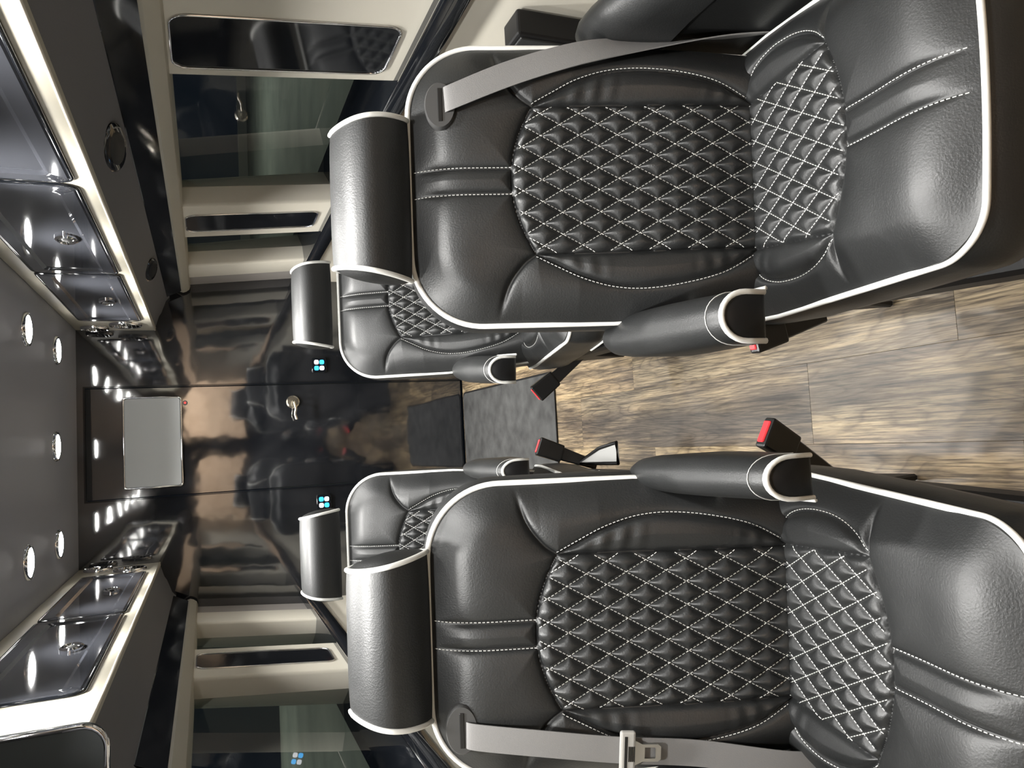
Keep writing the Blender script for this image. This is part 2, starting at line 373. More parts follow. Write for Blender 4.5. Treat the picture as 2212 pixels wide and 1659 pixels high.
        struct(link('window_%d' % (i + 1 + (0 if sgn > 0 else 2)), me, glass), 'dark tinted %s side window, %s' % (side, ('large front pane', 'narrow rear pane')[i]))
        # grey seal frame lines round the pane
# partition wall in two halves with a door opening
DX0, DX1, DZ = -0.243, 0.297, 1.917
wb = struct(link('wall_back', boxm(-1.0, DX0 - .006, YP, YP + .05, 0, ZC), lacq), 'gloss black partition wall at the rear, with centre door')
link('side_panel', boxm(DX1 + .006, 1.02, YP, YP + .05, 0, ZC), lacq, wb)
link('header_panel', boxm(DX0 - .006, DX1 + .006, YP - .004, YP + .05, DZ + .006, ZC), lacq, wb)
dr = struct(link('door_1', boxm(DX0, DX1, YP + .004, YP + .045, 0.01, DZ, .002, 1), lacq), 'gloss black centre door in the rear partition')
link('door_frame', loft([[(x, y, z) for x, z in ((DX0 - .010, 0), (DX0 - .010, DZ + .010), (DX1 + .010, DZ + .010), (DX1 + .010, 0), (DX1 + .001, 0), (DX1 + .001, DZ + .001), (DX0 - .001, DZ + .001), (DX0 - .001, 0))] for y in (YP - .010, YP + .03)]), gloss_black, dr)
link('top_seal', boxm(DX0 + .002, DX1 - .002, YP - .004, YP + .01, DZ - .022, DZ), soft_black, dr)
ros = [(0.204 + .034 * math.cos(a), .948 + .034 * math.sin(a)) for a in np.linspace(0, 2 * math.pi, 28, endpoint=False)]
rs = link('lever_rosette', autosmooth(loft([[(x, YP + .005, z) for x, z in ros], [(x, YP - .004, z) for x, z in ros], [(.204 + (x - .204) * .8, YP - .010, .948 + (z - .948) * .8) for x, z in ros]])), nickel, dr)
lv = catmull([(.204, YP - .005, .948), (.204, YP - .045, .947), (.195, YP - .055, .946), (.165, YP - .057, .940), (.135, YP - .056, .944), (.108, YP - .054, .936)], 8)
link('door_lever', tube(lv, .007, 10), nickel, dr, True)
struct(link('wall_front', boxm(-1.0, 1.02, YF - .05, YF, 0, .95), soft_black), 'dark dashboard wall at the front')
struct(link('wall_front_header', boxm(-1.0, 1.02, YF - .05, YF, 1.60, ZC + .04), soft_black))
struct(link('wall_front_post', boxm(-.06, .16, YF - .05, YF, .95, 1.60), soft_black))  # added unseen blocker: cuts tan spill, stands in for a silhouette in the partition reflection
struct(link('wall_front_panel', boxm(-1.0, -.06, YF - .05, YF, 1.48, 1.60), soft_black))  # added unseen blocker: lowers the left opening to trim spill and the tan reflection
# outside: yard and plywood workshop wall in front of the van
struct(link('ground', mesh([(-40, -25, -.65), (40, -25, -.65), (40, 35, -.65), (0, 35, -.65), (0, 27, -.65), (-40, 27, -.65)], [(0, 1, 2, 3, 4, 5)]), asphalt), 'dim grey-green yard seen through the side windows')
struct(link('kerb_1', boxm(3, 30, 35, 35.4, -.65, -.25, .03), mat('concrete', (.45, .46, .42), .8)), 'pale concrete kerb at the far edge of the yard')
struct(link('wall_plywood', boxm(-2.2, 2.4, -4.1, -4.0, -.65, 3.2), ply_m), 'plywood workshop wall ahead of the van')

# ------------------------------------------------------------------ overhead cabinets
def latch_obj(parent, X, y, z, xs):
    a = np.linspace(0, 2 * math.pi, 28, endpoint=False)
    def ring(r, off): return [(X(.575 - off), y + r * math.cos(t), z + r * .62 * math.sin(t)) for t in a]
    o = link('latch', autosmooth(loft([ring(.045, .010), ring(.045, .017), ring(.036, .021), ring(.030, .016), ring(.024, .012)])), chrome, parent)
    link('latch_button', autosmooth(loft([ring(.022, .008), ring(.022, .019), ring(.016, .022)])), plastic_black, parent)
for sgn, side in ((1, 'right'), (-1, 'left')):
    def X(v): return XC + sgn * (v - 0.0)
    y0 = YF if sgn > 0 else 1.73
    c = empty('overhead_cabinet', (X(.66), (y0 + YP) / 2, 1.6)); tag(c, 'cream %s overhead cabinet with smoked gloss doors and chrome latches' % side, 'cabinet')
    inv = Matrix.Translation(-Vector(c.location))
    def part(name, me, m, sm=False, parent=None):
        if parent is None: me.transform(inv)
        o = link(name, me, m, parent or c, sm); return o
    # carcass: lipped profile (bottom lip rounded)
    pr = [(.575, 1.625), (.5745, 1.612), (.576, 1.603), (.590, 1.6005), (.60, 1.609), (.72, 1.609), (.72, ZC - .002), (.575, ZC - .002)]
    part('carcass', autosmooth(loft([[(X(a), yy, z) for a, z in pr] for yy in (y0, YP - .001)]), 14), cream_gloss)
    part('bottom_welt', tube([(X(.576), y0, 1.605), (X(.576), YP - .004, 1.605)], .004, 8), cream, True)
    doors = ((1.965, 2.885), (2.90, 3.87)) if sgn < 0 else ((1.0, 1.935), (1.965, 2.885), (2.90, 3.87))
    for d0, d1 in doors:
        yc, zc, dw, dh = (d0 + d1) / 2, 1.771, d1 - d0, .247
        outer = rrect(dw, dh, .03); mid = rrect(dw - .012, dh - .012, .026); inn = rrect(dw - .085, dh - .075, .022); inn2 = rrect(dw - .105, dh - .095, .016)
        def ring(rr, off): return [(X(.575 - off), yc + a, zc + z) for a, z in rr]
        dm = autosmooth(loft([ring(outer, -.004), ring(outer, .005), ring(mid, .008), ring(inn, .008), ring(inn2, .002)], True), 25)
        d = part('cabinet_door', dm, smoke)
        gz = part('black_gasket', tube([(X(.5735), yc + a * 1.004, zc + z * 1.015) for a, z in outer], .006, 6, closed=True), gloss_black, True)
        # latch in door
        for nme, me, m in (('latch', None, None),):
            a = np.linspace(0, 2 * math.pi, 28, endpoint=False); ly, lz = yc + .02, 1.735
            def lr(r, off): return [(X(.575 - off), ly + r * math.cos(t), lz + r * .62 * math.sin(t)) for t in a]
            lm = autosmooth(loft([lr(.048, .001), lr(.048, .008), lr(.038, .012), lr(.031, .007), lr(.020, .005)])); lm.transform(inv)
            lo = link('latch', lm, chrome, d)
            lm = autosmooth(loft([lr(.021, .001), lr(.021, .008), lr(.014, .010)])); lm.transform(inv)
            link('latch_button', lm, plastic_black, d)
    # round air vents near the partition
    for k, (vy, vz, vr) in enumerate(((3.985, 1.72, .072), (4.095, 1.862, .062))):
        v = empty('air_vent', (X(.575), vy, vz)); tag(v, 'round chrome air vent on the %s cabinet, %s' % (side, ('lower of two, beside the last door', 'upper of two, next to the partition')[k]), 'air vent')
        vi = Matrix.Translation(-Vector(v.location)); a = np.linspace(0, 2 * math.pi, 32, endpoint=False)
        def vr_(r, off): return [(X(.575 - off), vy + r * math.cos(t), vz + r * math.sin(t)) for t in a]
        m_ = autosmooth(loft([vr_(vr, .0005), vr_(vr, .008), vr_(vr * .93, .014), vr_(vr * .82, .012), vr_(vr * .78, .001)])); m_.transform(vi); link('bezel', m_, chrome, v)
        m_ = autosmooth(loft([vr_(vr * .79, .0005), vr_(vr * .79, .002)])); m_.transform(vi); link('vent_throat', m_, plastic_black, v)
        for q in (-.5, -.25, 0, .25, .5):
            hw = math.sqrt(max(.05, .6 - q * q)) * vr * .98
            m_ = hexa([(X(.575 - .003), vy - hw, vz + q * vr), (X(.575 - .015), vy - hw, vz + q * vr - .012), (X(.575 - .015), vy + hw, vz + q * vr - .012), (X(.575 - .003), vy + hw, vz + q * vr),
                       (X(.575 - .003), vy - hw, vz + q * vr + .003), (X(.575 - .015), vy - hw, vz + q * vr - .009), (X(.575 - .015), vy + hw, vz + q * vr - .009), (X(.575 - .003), vy + hw, vz + q * vr + .003)], .001, 1)
            m_.transform(vi); link('louver', m_, chrome, v)
# end board closing the left cabinet
e = empty('end_board', (-.68, 1.725, 1.57)); tag(e, 'dark gloss end board with chrome edge closing the left overhead cabinet', 'panel')
ring = rrect(.30, .40, .045)
def er(y, k=1.0): return [(-.555 - .15 + a * k + .0, y, 1.57 + .2 + z * k) for a, z in ring]
m_ = autosmooth(loft([er(1.70), er(1.728)])); m_.transform(Matrix.Translation(-Vector(e.location))); link('board', m_, mat('dark_board', (0.045, 0.05, 0.05), 0.2), e)
m_ = tube(er(1.70), .006, 8, closed=True); m_.transform(Matrix.Translation(-Vector(e.location))); link('chrome_edge', m_, chrome, e, True)

# dark oval reading lamps in the right soffit
for k, (yy, lab) in enumerate(((2.0, 'dark oval reading lamp in the right soffit, nearer the camera'), (3.30, 'dark oval reading lamp in the right soffit, near the partition'))):
    o = empty('reading_lamp', (.690, yy, 1.570)); tag(o, lab, 'lamp', 'soffit reading lamps')
    a = np.linspace(0, 2 * math.pi, 28, endpoint=False)
    def rr(s, dz): return [(-.0 + .026 * s * math.cos(t), .10 * s * math.sin(t), dz - .026 * s * math.cos(t) * -0.55 * -1) for t in a]
    link('bezel', autosmooth(loft([rr(1.35, .004), rr(1.35, -.004), rr(1.2, -.009)])), gloss_black, o)
    link('lens', autosmooth(loft([rr(1.0, -.006), rr(.85, -.011)])), soft_black, o)

# ------------------------------------------------------------------ ceiling lights
def lamp(x, y, label):
    o = empty('ceiling_light', (x, y, ZC - .012)); tag(o, label, 'light', 'ceiling lights')
    a = np.linspace(0, 2 * math.pi, 32, endpoint=False)
    def rg(r, z): return [(r * math.cos(t), r * math.sin(t), z) for t in a]
    link('bezel', LM[0], chrome, o); link('lens', LM[1], lens_m, o)
    l = bpy.data.lights.new('led', 'AREA'); l.shape = 'DISK'; l.size = .10; l.spread = R(115); l.energy = LAMP_W; l.color = (1.0, .985, .95)
    lo = bpy.data.objects.new('led', l); COL.objects.link(lo); lo.parent = o; lo.location = (0, 0, -.010)
a_ = np.linspace(0, 2 * math.pi, 32, endpoint=False)
rg = lambda r, z: [(r * math.cos(t), r * math.sin(t), z) for t in a_]
LM = (autosmooth(loft([rg(.062, .012), rg(.062, .004), rg(.058, -.002), rg(.050, -.001), rg(.049, .010)], False)), autosmooth(loft([rg(.0495, .006), rg(.0495, .000), rg(.040, -.004)])))
for xs, side in ((.415, 'right'), (-.385, 'left')):
    for yy, lab in ((3.64, 'round ceiling light in the %s row, nearest the partition'), (3.06, 'round ceiling light in the %s row, second from the partition'),
                    (2.46, 'round ceiling light in the %s row, third from the partition'), (1.86, 'round ceiling light in the %s row, fourth from the partition'),
                    (1.26, 'round ceiling light in the %s row, fifth from the partition'), (.66, 'round ceiling light in the %s row, sixth from the partition')):
        lamp(xs, yy, lab % side)
lamp(.014, 3.60, 'single round ceiling light over the aisle, centred before the door')

# ------------------------------------------------------------------ door panel, keypads, red sensor
sc = empty('door_screen', (.025, YP, 1.498)); tag(sc, 'flat grey screen with thin chrome frame on the rear door', 'screen')
ring = rrect(.435, .250, .012)
link('panel', loft([[(a, -.006, .126 + z) for a, z in ring], [(a, .010, .126 + z) for a, z in ring]]), screen_m, sc)
ring2 = rrect(.445, .260, .014)
link('frame', tube([(a, -.004, .126 + z) for a, z in ring2], .005, 8, closed=True), chrome, sc, True)
rd = empty('sensor', (.216, YP, 1.474)); tag(rd, 'tiny round sensor with a red glow below the grey screen', 'sensor')
link('bezel', autosmooth(loft([[(.012 * math.cos(t), yy, .012 * math.sin(t)) for t in a_] for yy in (.003, -.008)])), plastic_grey, rd)
link('led', autosmooth(loft([[(.006 * math.cos(t), yy, .006 * math.sin(t)) for t in a_] for yy in (.0, -.0095)])), red_led, rd)
for kx, kz, flip, lab in ((.397, .806, 1, 'black keypad with lit blue and white keys right of the door'), (-.335, .806, -1, 'black keypad with lit blue and white keys left of the door')):
    k = empty('keypad', (kx, YP, kz)); tag(k, lab, 'keypad', 'partition keypads')
    ring = rrect(.085, .075, .012)
    link('plate', autosmooth(loft([[(a, .0, z) for a, z in ring], [(a, -.009, z) for a, z in ring], [(a * .95, -.012, z * .95) for a, z in ring]])), gloss_black, k)
    for ix in (-1, 1):
        for iz in (-1, 1):
            kr = rrect(.024, .024, .008)
            blue = (ix * iz * flip) < 0
            link('key', autosmooth(loft([[(a + ix * .016 * 1.0, -.010, z + iz * .014) for a, z in kr], [(a + ix * .016, -.0145, z + iz * .014) for a, z in kr]])), white_key if not blue else blue_m, k)

# ------------------------------------------------------------------ floor mat, wall box
mt = empty('floor_mat', (.01, 3.5, 0)); tag(mt, 'charcoal carpet mat with bound edge in the aisle before the door', 'mat')
ring = rrect(.42, 1.22, .03)
link('carpet', loft([[(a, z + .045, .0) for a, z in ring], [(a, z + .045, .007) for a, z in ring]]), carpet, mt)
link('binding', tube([(a, z + .045, .005) for a, z in ring], .005, 6, closed=True), soft_black, mt, True)
bx = empty('side_pocket', (.80, 1.38, .50)); tag(bx, 'black leather-covered box on the cream wall beside the front right seat', 'box')
m_ = boxm(-.005, .053, .04, .12, -.06, .25, .006, 2); link('body', m_, soft_black, bx)
m_ = boxm(-.009, -.001, .05, .11, -.04, .24, .003, 2); link('front_panel', m_, leather, bx)

# ------------------------------------------------------------------ captain chairs
PIPE = 0.0050
def seg_dist(P, poly):
    d = np.full(P.shape[0], 1e9); poly = np.asarray(poly, float)
    for a, b_ in zip(poly[:-1], poly[1:]):
        ab = b_ - a; l2 = ab @ ab
        t = np.clip(((P - a) @ ab) / l2, 0, 1); q = a + t[:, None] * ab
        d = np.minimum(d, np.hypot(*(P - q).T))
    return d
QA, QB = 0.039, 0.068
class Pad:
    """upholstered face: sewn panels, quilted centre; (s,t) in metres, t grows away from edge/base"""
    def __init__(s_, kind):
        s_.kind = kind
        if kind == 'back':
            s_.L, s_.r, s_.hw0 = .64, .125, .25
            s_.arc = lambda s: .462 - .040 * (s / .13) ** 2
            s_.side = lambda t: .127 + .004 * np.clip(t / .42, 0, 1)
            c = (.131, .4215)
            ear = catmull([c, (.150, .385), (.172, .340), (.188, .285), (.192, .225), (.184, .155), (.166, .085), (.134, .025)], 6)
            wing = catmull([c, (.150, .447), (.188, .474), (.2495, .492)], 6)
            s_.stripe = [(.0215, .4605), (.0215, .637)]
            s_.side_line = [(.127, -.06), (.131, .4215)]
            s_.crown, s_.wd = .038, .115
        else:
            s_.L, s_.r, s_.hw0 = .53, .065, .250   # t measured from the back (0) to the front edge (.50 in view)
            s_.arc = lambda s: .335 - .042 * (s / .147) ** 2
            s_.side = lambda t: .128 + .019 * np.clip((t - .06) / .23, 0, 1)
            c = (.147, .293)
            ear = catmull([c, (.168, .272), (.186, .240), (.196, .200), (.196, .150), (.182, .105), (.150, .070)], 6)
            wing = catmull([c, (.175, .290), (.205, .292), (.2405, .302)], 6)
            s_.stripe = [(.026, .3335), (.026, .527)]
            s_.side_line = [(.128, -.0), (.128, .06), (.147, .293)]
            s_.crown, s_.wd = .034, .125
        s_.seams = []
        for q in (ear, wing, np.array(s_.side_line), np.array(s_.stripe)):
            s_.seams += [q, q * np.array([-1, 1])]
        sx = np.linspace(-c[0], c[0], 25); s_.seams.append(np.stack([sx, s_.arc(sx)], 1))
        s_.ear, s_.wing = ear, wing
        s_.earpoly = np.vstack([ear, [s_.side_line[-2]]]) if kind == 'back' else np.vstack([ear, [(.131, .06)]])
    def hwb(s_, t):
        return s_.hw0 - (.018 * np.clip((.28 - t) / .28, 0, 1) if s_.kind == 'back' else .026 * np.clip((t - .1) / .4, 0, 1))
    def hw(s_, t):
        t = np.asarray(t, float); base = s_.hwb(t)
        k = np.clip((t - (s_.L - s_.r)) / s_.r, 0, 1)
        return base - s_.r + s_.r * np.sqrt(1 - k * k)
    def front(s_, s): # slight bow of the far edge
        return 0.0
    def h(s_, s, t):
        s = np.asarray(s, float); t = np.asarray(t, float)
        hwb = s_.hwb(t)
        ax = np.abs(s); d = np.minimum(hwb - ax, s_.L - t)
        cx, cy = ax - (hwb - s_.r), t - (s_.L - s_.r)
        cor = (cx > 0) & (cy > 0); d = np.where(cor, s_.r - np.hypot(cx, cy), d)
        fk = lambda q: 1 - (1 - np.clip(q / s_.wd, 0, 1)) ** 2.6
        H = s_.crown * fk(s_.hw(np.minimum(t, s_.L)) - ax) * fk(s_.L - t)
        P = np.stack([s.ravel(), t.ravel()], 1)
        ds = np.full(P.shape[0], 1e9)
        for q in s_.seams: ds = np.minimum(ds, seg_dist(P, q))
        ds = ds.reshape(s.shape)
        quilt = s_.in_quilt(s, t)
        aa, bb = s / QA + t / QB, s / QA - t / QB
        da, db = np.abs(aa - np.round(aa)) * 2, np.abs(bb - np.round(bb)) * 2
        m_ = (np.maximum(da, 1e-4) ** -4 + np.maximum(db, 1e-4) ** -4) ** -.25
        m_ = np.clip((m_ - .05) / .79, 0, 1); puff = 1 - (1 - m_) ** 1.9
        edge = np.clip(d / .07, 0, 1); edge = edge * edge * (3 - 2 * edge)
        body = .011 * (1 - np.exp(-ds / .022)) - .006 * np.exp(-(ds / .005) ** 2)
        H = H + np.where(quilt, (.0125 if s_.kind == 'back' else .0080) * puff * (1 - np.exp(-ds / .008)) - .004 * np.exp(-(ds / .004) ** 2) + .001, body * edge)
        ear_ = s_.in_poly(ax, t, s_.earpoly)
        H = H + np.where(ear_, .0016 * np.sin(2 * np.pi * (t + .12 * ax) / .033 + 9 * s) * np.clip(np.sin(t * 23 + 2 * s) + .1, 0, 1) * (1 - np.exp(-ds / .01)), 0)
        if s_.kind == 'back':     # side bolsters stand a little proud, waist is hollow
            H = H + .010 * np.exp(-((ax - .20) / .05) ** 2) * np.clip((.45 - t) / .1, 0, 1)
            H = H + .010 * np.exp(-((t - .13) / .12) ** 2)
        else:
            H = H + .010 * np.exp(-((ax - .20) / .05) ** 2) * np.clip((.27 - t) / .1, 0, 1) + .008 * np.exp(-((t - .48) / .06) ** 2)
        return H
    def in_quilt(s_, s, t):
        return (np.abs(s) < s_.side(t)) & (t < s_.arc(s))
    def in_poly(s_, s, t, poly):
        c = np.zeros(s.shape, bool); n = len(poly); j = n - 1
        for i in range(n):
            xi, yi = poly[i]; xj, yj = poly[j]
            cond = ((yi > t) != (yj > t)) & (s < (xj - xi) * (t - yi) / (yj - yi + 1e-12) + xi); c ^= cond; j = i
        return c
    def pos(s_, s, t, off=0.0):
        h = s_.h(np.atleast_1d(s), np.atleast_1d(t)) + off
        s = np.atleast_1d(s); t = np.atleast_1d(t)
        if s_.kind == 'back': return np.stack([s, -h, t], 1)
        bow = .018 * (1 - (s / .252) ** 2) * np.clip((t - .35) / .2, 0, 1)
        return np.stack([s, -(t - .05) - bow + .0, h], 1)
    def build(s_, ns=300, nt_=380):
        t0 = -.06 if s_.kind == 'back' else -.0
        ta = np.linspace(t0, s_.L - s_.r, int(nt_ * .8), endpoint=False)
        ph = np.linspace(0, math.pi / 2, nt_ - len(ta)); tb = (s_.L - s_.r) + s_.r * np.sin(ph)
        T = np.concatenate([ta, tb]); U = np.linspace(-1, 1, ns)
        HW = s_.hw(T); HW = np.where(np.isnan(HW), s_.hw0 - s_.r, HW)
        SS = U[None, :] * HW[:, None]; TT = np.repeat(T[:, None], ns, 1)
        V = s_.pos(SS.ravel(), TT.ravel())
        n_t = len(T)
        idx = np.arange(n_t * ns).reshape(n_t, ns)
        quads = np.stack([idx[:-1, :-1], idx[:-1, 1:], idx[1:, 1:], idx[1:, :-1]], -1).reshape(-1, 4)
        cs = SS.ravel()[quads].mean(1); ct = TT.ravel()[quads].mean(1)
        lab = np.zeros(len(quads), int)
        lab[s_.in_poly(np.abs(cs), ct, s_.earpoly) & (cs > 0)] = 2; lab[s_.in_poly(np.abs(cs), ct, s_.earpoly) & (cs < 0)] = 3
        lab[s_.in_quilt(cs, ct)] = 1
        out = {}
        for k in (1, 2, 3):
            q = quads[lab == k]; u, inv_ = np.unique(q, return_inverse=True)
            out[k] = mesh(V[u], inv_.reshape(-1, 4))
        # main piece with boxing all round and a closed back
        q = quads[lab == 0]; u, inv_ = np.unique(q, return_inverse=True); vm = list(V[u]); fm = [tuple(f) for f in inv_.reshape(-1, 4)]
        mp = {g: i for i, g in enumerate(u)}
        per = [idx[0, i] for i in range(0, ns, 3)] + [idx[i, -1] for i in range(0, n_t, 3)] + [idx[-1, i] for i in range(ns - 1, -1, -3)] + [idx[i, 0] for i in range(n_t - 1, -1, -3)]
        seen = []; [seen.append(p) for p in per if p not in seen]
        pp = V[np.array(seen)]; ctr = pp.mean(0)
        rings = []
        for dep, grow in ((0, 0), (.006, .004), (.03, .010), (.07, .010), (.105, .004), (.12, -.012)):
            dirn = pp - ctr
            if s_.kind == 'back': dirn[:, 1] = 0
            else: dirn[:, 2] = 0
            dirn /= np.linalg.norm(dirn, axis=1)[:, None]
            rr_ = pp + dirn * grow
            if s_.kind == 'back': rr_[:, 1] = rr_[:, 1] * (1 if dep == 0 else .3) + dep
            else: rr_[:, 2] = rr_[:, 2] * (1 if dep == 0 else .3) - dep
            rings.append(rr_)
        b0 = len(vm); n = len(pp)
        for r_ in rings: vm += list(r_)
        for i in range(len(rings) - 1):
            for k in range(n):
                l = (k + 1) % n; fm.append((b0 + i * n + k, b0 + i * n + l, b0 + (i + 1) * n + l, b0 + (i + 1) * n + k))
        fm.append(tuple(b0 + (len(rings) - 1) * n + k for k in range(n)))
        out[0] = fix_normals(mesh(vm, fm)); s_.low = rings[4]
        # perimeter for piping (open at base)
        side_t = np.linspace(t0 + .005, s_.L - s_.r, 40)
        cs_ = [( s_.hw(np.array([t]))[0], t) for t in side_t] + [(float(s_.hw(np.array([s_.L - s_.r + s_.r * math.sin(p)]))[0]), s_.L - s_.r + s_.r * math.sin(p)) for p in np.linspace(.08, math.pi / 2, 16)]
        cs_ = cs_ + [(x, s_.L) for x in np.linspace(cs_[-1][0], -cs_[-1][0], 14)[1:-1]] + [(-a, b_) for a, b_ in cs_[::-1]]
        A = np.array(cs_); base = s_.pos(A[:, 0], A[:, 1]);
        if s_.kind == 'back': base[:, 1] = .000
        else: base[:, 2] = .000
        c2 = base - np.array([0, base[:, 1].mean(), base[:, 2].mean()]); 
        out['pipe'] = tube(base + nrm_rows(c2) * .002, PIPE, 8)
        return out
    def stitches(s_):
        lines = []
        # quilting
        for fam in (1, -1):
            for k in range(-30, 31):
                t = np.arange(-.02 if s_.kind == 'back' else .02, .47, .002); s = QA * (k - fam * t / QB)
                ok = s_.in_quilt(s, t); run = []
                for a, b_, o_k in zip(s, t, ok):
                    if o_k: run.append((a, b_))
                    elif run:
                        lines.append(run); run = []
                if run: lines.append(run)
        st = []
        for sg in (1, -1):
            e = s_.ear * np.array([sg, 1]); st.append(e + np.array([sg * .004, .002]))
            st.append(np.array([(sg * s_.stripe[0][0] + sg * .002, t) for t in np.linspace(s_.stripe[0][1], s_.stripe[1][1], 40)]))
        lines += [list(map(tuple, q)) for q in st]
        V, Fc = [], []
        for ln in lines:
            if len(ln) < 4: continue
            P = s_.pos(np.array([a for a, _ in ln]), np.array([b_ for _, b_ in ln]), .0010)
            seg = np.linalg.norm(np.diff(P, axis=0), axis=1); cum = np.concatenate([[0], np.cumsum(seg)])
            n = int(cum[-1] / .0072)
            for i in range(n):
                a, b_ = i * .0072 + .001, i * .0072 + .0056
                pa = np.array([np.interp(a, cum, P[:, c]) for c in range(3)]); pb = np.array([np.interp(b_, cum, P[:, c]) for c in range(3)])
                tdir = nrm(pb - pa); up = np.array([0, -1.0, 0]) if s_.kind == 'back' else np.array([0, 0, 1.0])
                sd = nrm(np.cross(tdir, up)) * .0007; u2 = nrm(np.cross(sd, tdir)) * .0009
                if u2 @ up < 0: u2 = -u2
                b0 = len(V)
                V += [pa - sd, pa + sd, pa + u2, pb - sd, pb + sd, pb + u2]
                Fc += [(b0, b0 + 2, b0 + 5, b0 + 3), (b0 + 2, b0 + 1, b0 + 4, b0 + 5), (b0, b0 + 1, b0 + 2), (b0 + 3, b0 + 5, b0 + 4), (b0, b0 + 3, b0 + 4, b0 + 1)]
        return fix_normals(mesh(V, Fc))
def nrm_rows(a): return a / np.maximum(np.linalg.norm(a, axis=1), 1e-9)[:, None]

back = Pad('back'); cush = Pad('cushion')
BM, CM = back.build(), cush.build()
BS, CS = back.stitches(), cush.stitches()
# lower welt of the cushion boxing
low = np.array(cush.low); low = low[low[:, 1] < -.30]; ordr = np.argsort(np.arctan2(low[:, 0], -(low[:, 1] + .30)))
CLOW = tube(low[ordr], PIPE * .85, 6)

# headrest: lens-section roll, wider at the bottom
def headrest():
    prof = []
    for k in range(22):
        q = k / 21; prof.append((.012 + .062 * math.sin(math.pi * q) ** .75, 0.140 * q))
    for k in range(1, 13):
        q = 1 - k / 13; prof.append((.012 - .038 * math.sin(math.pi * q) ** .8, 0.140 * q))
    rings = []
    us = np.linspace(-1, 1, 33)
    for u in us:
        ring = []
        for h, t in prof:
            hw = .143 - .025 * (t / .14)
            f = 1 - .035 * abs(u) ** 4
            ring.append((u * hw, -(h - .01) * f - .01, .07 + (t - .07) * f))
        rings.append(ring)
    body = loft(rings, True); autosmooth(body, 50)
    pipes = [tube(rings[0], PIPE * .95, 8, closed=True), tube(rings[-1], PIPE * .95, 8, closed=True)]
    caps = []
    for r_, sg in ((rings[0], -1), (rings[-1], 1)):
        A = np.array(r_); c = A.mean(0); rr_ = []
        for k, out in ((.985, .001), (.8, .008), (.5, .013), (.15, .015)):
            B = c + (A - c) * k; B[:, 0] += sg * out; rr_.append(B)
        m_ = loft(rr_, True); autosmooth(m_, 60); caps.append(m_)
    return body, pipes, caps
HM = headrest()
# armrest: arched section, front face with welt; runs back along +y
def armrest():
    def sec(y, w, z0, z1):
        r = w / 2; out = [(-r, y, z0)]; zc = max(z1 - r * 1.25, z0 + .001)
        for k in range(15):
            a = math.pi - math.pi * k / 14; out.append((r * math.cos(a), y, zc + (z1 - zc) * math.sin(a)))
        out.append((r, y, z0)); return out
    rings = [sec(y, w, z0, z1) for y, w, z0, z1 in ((0, .066, 0.010, .084), (.004, .074, .006, .089), (.03, .079, .002, .093), (.10, .082, -.006, .096), (.18, .084, -.020, .098), (.26, .083, -.042, .097), (.32, .078, -.050, .093), (.36, .068, -.042, .086), (.385, .048, -.010, .074), (.395, .02, .022, .055))]
    body = autosmooth(loft(rings), 45)
    arch = sec(.001, .073, .008, .088)
    face = []
    c = np.array([0, 0, .042])
    for k, o in ((.96, -.001), (.7, -.006), (.3, -.008)):
        A = np.array(sec(0, .066, .012, .083)); B = c + (A - c) * k; B[:, 1] = o; face.append(B)
    fm = autosmooth(loft(face), 60)
    st = []
    for p in sec(.032, .0803, .010, .0940): st.append(p)
    return body, tube(arch, PIPE * .9, 8), fm, tube(st, .0007, 5), tube([(-.0425 * 1.0, y, -.002 + .008 * (1 - y / .1) if y < .1 else -.006 - .044 * ((y - .1) / .22) ** 1.2) for y in np.linspace(.0, .32, 16)], .0035, 6), tube([(.0425 * 1.0, y, -.002 + .008 * (1 - y / .1) if y < .1 else -.006 - .044 * ((y - .1) / .22) ** 1.2) for y in np.linspace(.0, .32, 16)], .0035, 6)
AM = armrest()
# pedestal
PED = [hexa([(-.17, -.36, .0), (.17, -.36, .0), (.17, .10, .0), (-.17, .10, .0), (-.20, -.38, .26), (.20, -.38, .26), (.20, .10, .26), (-.20, .10, .26)], .012, 2),
       boxm(-.235, .235, -.44, .06, .245, .335, .02, 2)]
SKIRT = [hexa([(-.008, .085, .0), (.008, .085, .0), (.008, .34, .24), (-.008, .34, .24), (-.008, .02, .26), (.008, .02, .26), (.008, .30, .26), (-.008, .30, .26)], .004, 1)]
# buckle
BK = hexa([(-.028, -.011, 0), (.028, -.011, 0), (.028, .011, 0), (-.028, .011, 0), (-.031, -.013, .085), (.031, -.013, .085), (.031, .013, .085), (-.031, .013, .085)], .005, 2)
BKR = hexa([(-.022, -.0085, .078), (.022, -.0085, .078), (.022, .0085, .078), (-.022, .0085, .078), (-.022, -.0085, .0885), (.022, -.0085, .0885), (.022, .0085, .0885), (-.022, .0085, .0885)], .002, 1)
BKS = [hexa([(-.014, -.004, -.12), (.014, -.004, -.12), (.014, .004, -.12), (-.014, .004, -.12), (-.022, -.008, .01), (.022, -.008, .01), (.022, .008, .01), (-.022, .008, .01)], .003, 1)]
a28 = np.linspace(0, 2 * math.pi, 32, endpoint=False)
def guide_mesh():
    def rg_(k, y): return [(.041 * k * math.cos(t), y, .027 * k * math.sin(t)) for t in a28]
    return autosmooth(loft([rg_(1.0, .010), rg_(1.0, -.008), rg_(.93, -.013)]), 30), boxm(-.029, .029, -.0145, -.012, -.004, .004, .0018, 2)
GM = guide_mesh()
